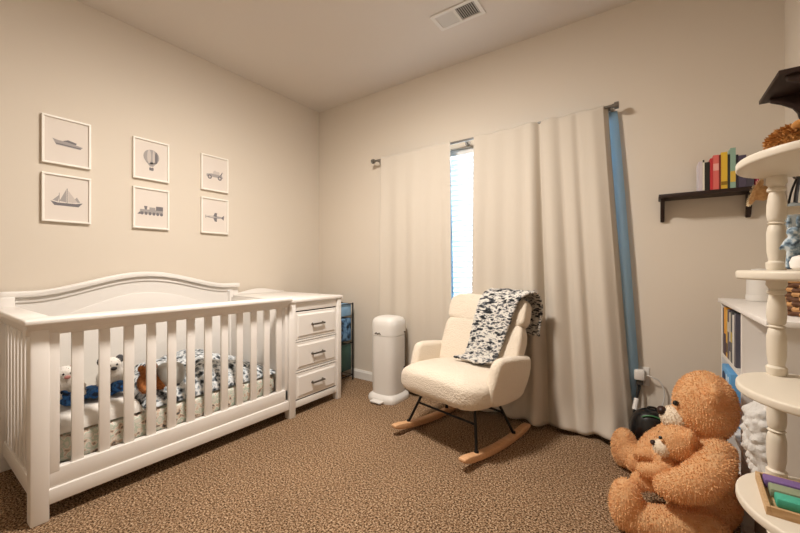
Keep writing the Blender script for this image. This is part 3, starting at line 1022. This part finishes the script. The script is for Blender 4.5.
# near arm wraps forward round the small bear
limb(b, [(3.135, 1.845, 0.372), (3.105, 1.765, 0.330), (3.06, 1.732, 0.290), (3.015, 1.735, 0.258), (2.975, 1.758, 0.236)], [0.058, 0.066, 0.068, 0.060, 0.050])
# far arm
limb(b, [(3.08, 2.05, 0.37), (3.02, 2.11, 0.31), (2.95, 2.08, 0.26), (2.91, 2.02, 0.235)], [0.065, 0.07, 0.065, 0.055])
# near leg and foot
limb(b, [(3.09, 1.81, 0.085), (3.0, 1.768, 0.080), (2.92, 1.760, 0.070), (2.87, 1.762, 0.070)], [0.080, 0.074, 0.064, 0.064])
ball(b, (2.834, 1.765, 0.106), (0.060, 0.068, 0.106))
# far leg and foot
limb(b, [(3.06, 2.05, 0.10), (2.98, 2.13, 0.092), (2.90, 2.21, 0.088), (2.84, 2.28, 0.088)], [0.085, 0.078, 0.07, 0.068])
ball(b, (2.800, 2.315, 0.105), (0.062, 0.066, 0.105))
# ears
ball(b, (3.118, 1.842, 0.600), (0.024, 0.040, 0.042))
ball(b, (3.118, 2.038, 0.600), (0.024, 0.040, 0.042))
b = fuse(b, 0.009, 3)
for v in b.verts:
    v.co.z = max(v.co.z, 0.004)
furry(b, 22000, 0.0085, 0.0026, droop=0.3, spread=0.7, seed=11)
for v in b.verts:
    v.co.z = max(v.co.z, 0.002)
    v.co.x = min(v.co.x, 3.214)
obj('body', b, M_fur, bear)
b = B(); ball(b, (3.003, 1.918, 0.455), (0.052, 0.058, 0.047)); furry(b, 1100, 0.006, 0.0022, seed=12)
obj('muzzle', b, M_furlight, bear, label='cream furry muzzle')
b = B(); ball(b, (2.957, 1.905, 0.480), (0.018, 0.024, 0.018)); obj('nose', b, M_nose, bear, label='dark brown nose')
for y in (1.885, 1.985):
    b = B(); ball(b, (3.004, y - 0.005, 0.528), 0.011); obj('eye', b, M_eye, bear)
cub = thing('teddy_bear', 'small tan teddy bear sitting in the lap of the large bear', 'teddy bear', (2.97, 1.88, 0.13))
b = B()
ball(b, (2.985, 1.89, 0.235), (0.060, 0.065, 0.085))
ball(b, (3.012, 1.855, 0.377), (0.066, 0.066, 0.070))
ball(b, (2.990, 1.845, 0.360), (0.042, 0.045, 0.042))
limb(b, [(2.975, 1.825, 0.275), (2.935, 1.80, 0.262), (2.895, 1.80, 0.255)], [0.032, 0.031, 0.028])
limb(b, [(2.975, 1.945, 0.275), (2.92, 1.965, 0.258), (2.875, 1.96, 0.248)], [0.032, 0.03, 0.026])
limb(b, [(2.96, 1.845, 0.195), (2.915, 1.825, 0.195), (2.885, 1.82, 0.185)], [0.038, 0.034, 0.03])
ball(b, (2.873, 1.818, 0.187), (0.026, 0.034, 0.042))
limb(b, [(2.96, 1.93, 0.19), (2.90, 1.97, 0.185), (2.865, 1.975, 0.18)], [0.038, 0.034, 0.03])
ball(b, (2.852, 1.977, 0.19), (0.026, 0.032, 0.04))
ball(b, (3.044, 1.81, 0.428), (0.016, 0.03, 0.030))
ball(b, (3.034, 1.91, 0.440), (0.016, 0.028, 0.028))
ball(b, (3.004, 1.86, 0.374), (0.064, 0.066, 0.068))
b = fuse(b, 0.008, 5)
furry(b, 6500, 0.0065, 0.0020, droop=0.3, spread=0.7, seed=13)
obj('body', b, M_fur, cub)
b = B(); ball(b, (2.957, 1.83, 0.352), (0.031, 0.036, 0.031)); furry(b, 350, 0.007, 0.0015, seed=14)
obj('muzzle', b, M_furlight, cub, label='cream furry muzzle')
b = B(); ball(b, (2.926, 1.824, 0.366), (0.010, 0.013, 0.010)); obj('nose', b, M_nose, cub, label='dark brown nose')
for y in (1.812, 1.868):
    b = B(); ball(b, (2.951, y - 0.005, 0.399), 0.007); obj('eye', b, M_eye, cub)

# ------------------------------------------------------------------ bookcase along the right wall
bc = thing('bookcase', 'low white open bookcase against the right wall behind the bear', 'bookcase', (3.35, 2.02, 0))
BX, BX1, BY0, BY1, BZ = 3.22, 3.470, 1.555, 2.50, 0.93
obj('top', box(B(), BX - 0.012, BX1, BY0 - 0.012, BY1 + 0.012, BZ - 0.020, BZ, 0.003), M_white, bc)
for y in (BY0, 1.985, BY1 - 0.018):
    obj('side_panel', box(B(), BX, BX1, y, y + 0.018, 0, BZ - 0.02, 0.0015), M_white, bc, smooth=False)
for z in (0.035, 0.335, 0.632):
    b = B()
    box(b, BX + 0.002, BX1, BY0 + 0.018, 1.985, z, z + 0.018); box(b, BX + 0.002, BX1, 2.003, BY1 - 0.018, z, z + 0.018)
    obj('shelf', b, M_white, bc, smooth=False)
obj('back_panel', box(B(), BX1, BX1 + 0.005, BY0, BY1, 0.02, BZ - 0.004), M_white, bc, smooth=False)
def book(name, label, x0, x1, y0, y1, z0, z1, colr, cat='book', group=None, spine='x-', band=None):
    t = thing(name, label, cat, ((x0 + x1) / 2, (y0 + y1) / 2, z0), 0, group)
    m = mat('cover', colr, 0.5)
    b = B()
    if spine == 'x-':
        box(b, x0, x0 + 0.003, y0, y1, z0, z1); box(b, x0 + 0.003, x1, y0, y0 + 0.002, z0, z1); box(b, x0 + 0.003, x1, y1 - 0.002, y1, z0, z1)
        pg = (x0 + 0.003, x1 - 0.004, y0 + 0.002, y1 - 0.002, z0 + 0.003, z1 - 0.003)
    else:
        box(b, x0, x1, y0, y0 + 0.003, z0, z1); box(b, x0, x0 + 0.002, y0 + 0.003, y1, z0, z1); box(b, x1 - 0.002, x1, y0 + 0.003, y1, z0, z1)
        pg = (x0 + 0.002, x1 - 0.002, y0 + 0.003, y1 - 0.004, z0 + 0.003, z1 - 0.003)
    obj('cover', b, m, t, smooth=False)
    obj('pages', box(B(), *pg), M_pages, t, smooth=False)
    if band:
        h, f0, f1 = band
        b = B()
        za, zb_ = z0 + (z1 - z0) * f0, z0 + (z1 - z0) * f1
        if spine == 'x-':
            box(b, x0 - 0.0006, x0, y0 + 0.0005, y1 - 0.0005, za, zb_)
        else:
            box(b, x0 + 0.0005, x1 - 0.0005, y0 - 0.0006, y0, za, zb_)
        obj('spine_band', b, mat('band', h, 0.5), t, smooth=False)
    return t
M_pages = mat('book_pages', '#d8cfbd', 0.9)
cb = [('#3a2a24', 0.030, 0.235, None, 'dark brown book at the far end of the bookcase top row'),
      ('#e09a2c', 0.055, 0.240, ('#3b2440', 0.0, 0.45), 'thick orange book with dark lower spine in the bookcase'),
      ('#d8a93c', 0.040, 0.232, ('#5b4526', 0.1, 0.3), 'mustard yellow book in the bookcase beside the thick orange one'),
      ('#57505e', 0.045, 0.238, ('#c9c4bb', 0.55, 0.75), 'dark violet grey book with pale band in the bookcase'),
      ('#c9c3b6', 0.035, 0.228, ('#4a4450', 0.2, 0.4), 'cream book with one dark band in the bookcase'),
      ('#4a4f52', 0.040, 0.236, ('#b9a24a', 0.4, 0.6), 'slate grey book with gold band in the bookcase'),
      ('#d9d5ce', 0.045, 0.225, None, 'plain white book in the bookcase row'),
      ('#5b5a66', 0.035, 0.236, None, 'plain grey blue book nearest the middle panel of the bookcase')]
y = BY1 - 0.025
for c_, w, h, band, lab in cb:
    book('book', lab, BX + 0.004, BX + 0.19, y - w, y - 0.001, 0.6505, 0.65 + h, c_, group='books in the low bookcase', band=band)
    y -= w + 0.002
bx = thing('toy_box', 'light blue box with dark mark in the bookcase beside big bear', 'box', (3.31, 2.26, 0.353))
obj('carton', box(B(), 3.218, 3.40, 2.23, 2.46, 0.3535, 0.60, 0.004), mat('light_blue_card', '#69a6d8', 0.6), bx)
b = B(); t = B(); bmesh.ops.create_circle(t, cap_ends=True, radius=1, segments=20)
merge(b, t, Matrix.Translation((3.2172, 2.395, 0.545)) @ Matrix.Rotation(PI / 2, 4, 'Y') @ Matrix.Diagonal((0.030, 0.05, 1, 1)))
obj('dark_mark', b, mat('navy_print', '#173a63', 0.6), bx, smooth=False)
b = B(); box(b, 3.2165, 3.2178, 2.31, 2.335, 0.525, 0.575); box(b, 3.2165, 3.2178, 2.26, 2.285, 0.525, 0.575)
obj('pale_mark', b, mat('pale_print', '#cfe2ef', 0.6), bx, smooth=False)
b = B(); box(b, 3.25, 3.44, 1.60, 1.95, 0.0535, 0.26, 0.01)
tag(obj('storage_box', b, mat('grey_fabric_box', '#8d857b', 0.9), loc=(3.34, 1.78, 0.053)), 'grey fabric box in the bottom row of the bookcase', 'box')

# fluffy white cushion in the near middle cubby
b = B(); sel(b, (3.268, 1.672, 0.505), (0.088, 0.084, 0.150), 0.85, 0.8, nu=34, nv=24, fn=lambda p: Vector((p.x * (1 + 1.2 * p.z) , p.y, p.z)))
bmesh.ops.subdivide_edges(b, edges=b.edges[:], cuts=3, use_grid_fill=True)
b.normal_update()
for v in b.verts:
    c = noise.voronoi(v.co * 34)[0][0]
    v.co += v.normal * (0.016 * (1 - min(1, c * 1.5)) + noise.noise(v.co * 14) * 0.012 + noise.noise(v.co * 120) * 0.003)
for v in b.verts:
    v.co.y = min(max(v.co.y, 1.577), 1.981)
    v.co.z = max(v.co.z, 0.354)
fl_ = obj('fluffy_cushion', b, mat('white_chenille', '#e6e3de', 1.0, spec=0.03, transl=0.2, bump=0.3, bscale=220), loc=(3.235, 1.665, 0.353))
tag(fl_, 'fluffy white cushion stuffed in the bookcase behind the big bear', 'cushion')

# canister and basket on the bookcase
cn = thing('canister', 'round white lidded canister at the far end of the bookcase top', 'canister', (3.345, 2.38, BZ))
b = B(); lathe(b, [(0.048, BZ + 0.001), (0.052, BZ + 0.008), (0.052, BZ + 0.030)], (3.345, 2.38, 0), 28); obj('base', b, M_plastic, cn)
b = B(); lathe(b, [(0.048, BZ + 0.030), (0.050, BZ + 0.034), (0.048, BZ + 0.118)], (3.345, 2.38, 0), 28); obj('body', b, M_plastic, cn)
b = B(); lathe(b, [(0.040, BZ + 0.118), (0.041, BZ + 0.140), (0.030, BZ + 0.152), (0.01, BZ + 0.155)], (3.345, 2.38, 0), 28); obj('lid', b, M_plastic, cn)
bs = thing('basket', 'small brown woven basket on bookcase top behind the tiered stand', 'basket', (3.375, 1.76, BZ))
M_weave = [mat('dark_wicker', '#5a371d', 0.7), mat('pale_wicker', '#b98a58', 0.7)]
b = B()
for k in range(7):
    z = BZ + 0.009 + k * 0.0155
    nf = len(b.faces)
    tube(b, [(3.375 + 0.078 * math.cos(a), 1.76 + 0.078 * math.sin(a), z + 0.003 * math.sin(a * 12 + PI * k)) for a in [2 * PI * i / 48 for i in range(48)]], 0.009, 6, closed=True)
    b.faces.ensure_lookup_table()
    for i, f in enumerate(b.faces[nf:]):
        f.material_index = 1 if ((i // 12) + k) % 3 == 0 else 0
lathe(b, [(0.074, BZ + 0.002), (0.074, BZ + 0.006)], (3.375, 1.76, 0), 32)
obj('woven_body', b, M_weave, bs)
b = B(); tube(b, [(3.375 + 0.08 * math.cos(a), 1.76 + 0.08 * math.sin(a), BZ + 0.118) for a in [2 * PI * i / 40 for i in range(40)]], 0.008, 6, closed=True)
obj('rim', b, M_weave[1], bs)

# ------------------------------------------------------------------ tiered stand close to the camera
st = thing('tiered_stand', 'ivory wooden tiered stand with turned spindles by the right wall', 'shelf stand', (3.30, 1.255, 0))
TZ = [0.235, 0.52, 0.80, 1.085, 1.362]
def tier_outline(inset=0.0):
    a, bb_ = 0.13 - inset, 0.172 - inset
    pts = [(3.462 - inset, 1.255 - bb_)]
    for i in range(25):
        t = -PI / 2 + PI * i / 24
        pts.append((3.23 - a * math.cos(t), 1.255 + bb_ * math.sin(t)))
    pts.append((3.462 - inset, 1.255 + bb_))
    return pts
for z in TZ:
    b = B(); prism(b, tier_outline(), 'z', z - 0.022, z, 0.006, seg=3)
    obj('tier', b, M_stand, st)
def spindle_profile(h):
    k = [(0.0, 0.021), (0.03, 0.024), (0.08, 0.024), (0.10, 0.018), (0.115, 0.0185), (0.20, 0.022), (0.40, 0.0225), (0.47, 0.019), (0.485, 0.0155), (0.50, 0.0215), (0.515, 0.0155), (0.53, 0.019), (0.545, 0.0205),
         (0.60, 0.0225), (0.70, 0.022), (0.80, 0.0185), (0.83, 0.0165), (0.845, 0.0215), (0.87, 0.0215), (0.885, 0.017), (0.90, 0.019), (0.93, 0.024), (1.0, 0.022)]
    return [(r * 0.9, f * h) for f, r in k]
SP = [(3.200, 1.390), (3.203, 1.105), (3.43, 1.12), (3.43, 1.39)]
for i, z in enumerate(TZ[:-1]):
    h = TZ[i + 1] - 0.022 - z
    for x, y in SP:
        b = B(); lathe(b, spindle_profile(h), (x, y, z), 20)
        obj('spindle', b, M_stand, st)
for x, y in SP:
    b = B(); lathe(b, [(0.016, 0.0), (0.022, 0.03), (0.024, 0.12), (0.018, 0.16), (0.024, 0.213)], (x, y, 0), 20)
    obj('foot', b, M_stand, st)
for z in (1.245,):
    b = B(); box(b, 3.21, 3.42, 1.383, 1.397, z - 0.011, z + 0.011, 0.003)
    obj('back_rail', b, M_stand, st)

# things on the stand
cp = thing('curly_soft_toy', 'curly brown soft toy lying on the top tier of ivory stand', 'soft toy', (3.28, 1.25, 1.362))
b = B(); ball(b, (3.205, 1.25, 1.395), (0.052, 0.060, 0.036)); ball(b, (3.29, 1.26, 1.400), (0.085, 0.072, 0.036)); ball(b, (3.385, 1.27, 1.395), (0.05, 0.06, 0.030))
limb(b, [(3.28, 1.19, 1.385), (3.25, 1.14, 1.383)], [0.022, 0.02]); limb(b, [(3.33, 1.19, 1.385), (3.33, 1.14, 1.383)], [0.022, 0.02])
b = fuse(b, 0.009, 4)
furry(b, 7000, 0.010, 0.0030, droop=0.1, spread=1.3, seed=21)
for v in b.verts:
    v.co.z = max(v.co.z, 1.3625)
obj('body', b, M_curly, cp)
for y in (1.20, 1.27):
    b = B(); ball(b, (3.20, y, 1.420), (0.014, 0.018, 0.012)); obj('ear', b, M_curly, cp)
hat = thing('straw_hat', 'small tan straw hat hanging under the top tier of ivory stand', 'hat', (3.17, 1.43, 1.28))
HM = Matrix.Translation((3.168, 1.432, 1.308)) @ Matrix.Rotation(math.radians(-20), 4, 'Z') @ Matrix.Rotation(math.radians(112), 4, 'Y') @ Matrix.Scale(0.82, 4)
b = B(); t = B(); lathe(t, [(0.045, -0.002), (0.044, 0.0), (0.026, 0.006), (0.024, 0.028), (0.016, 0.036), (0.003, 0.038)], (0, 0, 0), 28); merge(b, t, HM)
obj('crown', b, mat('straw', '#b98d5e', 0.85, col2='#d0a878', nscale=120, bump=0.3, bscale=300), hat)
b = B(); t = B()
rnd = random.Random(9)
for i in range(70):
    a = 2 * PI * i / 70
    tube(t, [(0.043 * math.cos(a), 0.043 * math.sin(a), -0.001), (0.052 * math.cos(a + 0.05), 0.052 * math.sin(a + 0.05), -0.004 + rnd.uniform(-.003, .003))], 0.0009, 4)
merge(b, t, HM)
obj('fringe', b, mat('straw_fringe', '#e0c9a4', 0.85), hat)
b = B(); tube(b, smooth_path([tuple(HM @ Vector((-0.02, 0, 0.03))), (3.186, 1.412, 1.330), (3.186, 1.402, 1.3415)], 5), 0.0012, 5)
obj('loop', b, mat('straw_cord', '#8a6a48', 0.8), hat)
bt = thing('toy_figure', 'small blue grey toy figure with raised ears on second tier', 'toy', (3.225, 1.325, 1.085))
M_bluef = mat('blue_grey_plush', '#7290a8', 0.9, nscale=70, stops=[(0.38, '#3f4d5c'), (0.5, '#8399aa'), (0.6, '#c3ccd0')])
cx, cy_, cz = 3.217, 1.322, 1.086
b = B()
limb(b, [(cx - 0.008, cy_, cz + 0.008), (cx - 0.006, cy_, cz + 0.05)], [0.0075, 0.008]); limb(b, [(cx + 0.010, cy_, cz + 0.008), (cx + 0.007, cy_, cz + 0.05)], [0.0075, 0.008])
ball(b, (cx, cy_, cz + 0.065), (0.017, 0.014, 0.024)); ball(b, (cx, cy_, cz + 0.097), 0.014)
limb(b, [(cx - 0.012, cy_, cz + 0.075), (cx - 0.023, cy_, cz + 0.055)], [0.006, 0.005]); limb(b, [(cx + 0.012, cy_, cz + 0.075), (cx + 0.022, cy_, cz + 0.055)], [0.006, 0.005])
b = fuse(b, 0.0035, 3)
for v in b.verts: v.co.z = max(v.co.z, 1.0855)
obj('body', b, M_bluef, bt)
for s in (-1, 1):
    b = B(); ball(b, (cx + s * 0.008, cy_, cz + 0.120), (0.005, 0.004, 0.017)); obj('ear', b, M_bluef, bt)
b = B(); lathe(b, [(0.016, 1.0855), (0.024, 1.092), (0.026, 1.105), (0.021, 1.118), (0.008, 1.123)], (3.222, 1.262, 0), 24)
jr = obj('small_pot', b, M_white, loc=(3.222, 1.262, 1.085))
tag(jr, 'small round white pot on second tier before the blue toy', 'pot')

ty = thing('toy_tray', 'shallow pale wooden tray of coloured blocks on the lowest visible tier', 'tray', (3.24, 1.26, 0.52))
TT = Matrix.Translation((3.260, 1.255, 0.5205)) @ Matrix.Rotation(math.radians(-4), 4, 'Z')
M_tray = mat('pale_birch', '#c9a77e', 0.55, col2='#bb966a', nscale=20, stretch=(1, 8, 8))
hx, hy = 0.115, 0.092
b = B(); box(b, -hx, hx, -hy, hy, 0, 0.004, M=TT); obj('tray_base', b, M_tray, ty, smooth=False)
b = B()
for a in ((-hx, -hx + 0.008, -hy, hy), (hx - 0.008, hx, -hy, hy), (-hx + 0.008, hx - 0.008, -hy, -hy + 0.008), (-hx + 0.008, hx - 0.008, hy - 0.008, hy)):
    box(b, *a, 0.004, 0.020, 0.001, M=TT)
obj('rim', b, M_tray, ty, smooth=False)
blocks = [('#7a5f95', 0.058, 'purple', -0.055), ('#8d967a', 0.012, 'olive grey', -0.050), ('#49ab90', -0.034, 'teal green', -0.045),
          ('#df8468', 0.050, 'coral red', 0.058), ('#d9b25a', 0.005, 'mustard yellow', 0.060), ('#4f7fa8', -0.042, 'mid blue', 0.062)]
for h, yy, nm, xx in blocks:
    b = B(); box(b, xx - 0.048, xx + 0.050 if xx < 0 else xx + 0.042, yy - 0.019, yy + 0.019, 0.0042, 0.026, 0.004, M=TT)
    o = obj('wooden_block', b, mat('paint_' + nm.replace(' ', '_'), h, 0.6), loc=tuple(TT @ Vector((xx, yy, 0.004))))
    tag(o, nm + ' painted wooden block in the pale tray', 'block', 'painted blocks in the tray')

# ------------------------------------------------------------------ wall shelf with books
ws = thing('wall_shelf', 'dark brown bracketed wall shelf holding books right of curtains', 'shelf', (3.16, RL, 1.49))
obj('board', box(B(), 2.955, 3.372, RL - 0.155, RL - 0.0005, 1.484, 1.503, 0.003), M_walnut, ws)
def corbel(axis, a0, a1, base, z, out):
    pts = [(0.0, 0), (0.125, 0), (0.12, -0.018), (0.085, -0.035), (0.05, -0.06), (0.035, -0.085), (0.030, -0.11), (0.012, -0.125), (0.0, -0.125)]
    b = B()
    prism(b, [(base + out * u, z + v) for u, v in pts], axis, a0, a1, 0.003)
    return b
for x in (2.965, 3.338):
    obj('bracket', corbel('x', x, x + 0.020, RL - 0.0005, 1.484, -1), M_walnut, ws)
wb = [('#cfc5c9', 0.016, 0.158, None, 'pale lilac book at the left end of the wall shelf'),
      ('#e2dccd', 0.009, 0.168, ('#3a3a34', 0.9, 0.98), 'thin white book second from the left end of the wall shelf'),
      ('#24231f', 0.022, 0.150, None, 'black book in front of red cover on the wall shelf'),
      ('#c2343a', 0.012, 0.168, None, 'slim red book on the wall shelf'),
      ('#d86a62', 0.024, 0.182, ('#e8a79d', 0.55, 0.75), 'coral pink book with pale band on the wall shelf'),
      ('#7a2f24', 0.008, 0.180, None, 'thin dark red book between pink and yellow books'),
      ('#dcb43a', 0.026, 0.192, ('#8a6a1c', 0.1, 0.2), 'yellow book standing in the middle of the wall shelf'),
      ('#2e3430', 0.010, 0.176, None, 'thin black green book right of the yellow one'),
      ('#8fae9c', 0.022, 0.208, ('#d8b54e', 0.15, 0.42), 'tall sage green book with gold patch on the wall shelf'),
      ('#2c2630', 0.010, 0.17, None, 'thin near-black book right of the tall green one'),
      ('#51485a', 0.030, 0.164, None, 'thick dark violet book on the wall shelf'),
      ('#4a4450', 0.028, 0.150, None, 'dark grey violet book at right end of the row')]
x = 3.131
for c_, w, h, band, lab in wb:
    book('book', lab, x, x + w - 0.0008, RL - 0.148, RL - 0.03, 1.5035, 1.5035 + h, c_, group='books on the wall shelf', spine='y-', band=band)
    x += w
b = B(); box(b, x + 0.003, 3.368, RL - 0.14, RL - 0.05, 1.5035, 1.548, 0.004)
tag(obj('trinket_box', b, mat('magenta_card', '#b0355a', 0.6), loc=(3.355, RL - 0.1, 1.5035)), 'small magenta box at right end of the wall shelf', 'box')

# short shelf on the right wall
rs = thing('wall_shelf', 'short dark bracketed shelf high on the right wall', 'shelf', (RW, 2.2, 1.88))
obj('board', box(B(), 3.337, RW - 0.0005, 2.04, 2.365, 1.858, 1.877, 0.003), M_walnut, rs)
for y in (2.06, 2.30):
    obj('bracket', corbel('y', y, y + 0.022, RW - 0.0005, 1.858, -1), M_walnut, rs)
# bag with strap on the right wall
gb = thing('hanging_bag', 'grey cloth bag with black strap hanging on the right wall', 'bag', (3.46, 2.40, 1.29))
b = B(); sel(b, (3.452, 2.41, 1.305), (0.03, 0.085, 0.085), 0.6, 0.5); bumpy(b, 0.003, 30, 0.006); obj('pouch', b, mat('grey_cloth', '#8f9595', 0.9, bump=0.2, bscale=60), gb)
b = B(); tube(b, smooth_path([(3.455, 2.46, 1.375), (3.462, 2.455, 1.44), (3.474, 2.42, 1.505), (3.476, 2.40, 1.512), (3.474, 2.385, 1.50), (3.46, 2.365, 1.43), (3.455, 2.36, 1.375)], 6), 0.011, 8, flat=0.4)
obj('strap', b, M_black, gb, label='black strap')
b = B(); tube(b, [(RW - 0.0005, 2.405, 1.503), (3.463, 2.405, 1.503), (3.458, 2.405, 1.515)], 0.005, 8); obj('hook', b, M_dsteel, gb)

# ------------------------------------------------------------------ daylight, camera, view
w = bpy.data.worlds.new('sky'); SC.world = w; w.use_nodes = True
bg = w.node_tree.nodes['Background']
bg.inputs['Color'].default_value = (0.74, 0.88, 1.0, 1)
bg.inputs['Strength'].default_value = 8.5

cam = bpy.data.cameras.new('camera'); co = bpy.data.objects.new('camera', cam); COL.objects.link(co)
co.location = (2.92, 0.0, 1.095)
co.rotation_euler = (PI / 2, 0, math.radians(34.9))
cam.sensor_width = 36; cam.lens = 36 * 360 / 800
cam.clip_start = 0.02
SC.camera = co
vs_ = SC.view_settings
vs_.view_transform = 'Standard'; vs_.look = 'None'; vs_.gamma = 1.0; vs_.use_curve_mapping = False
vs_.exposure = 0.05
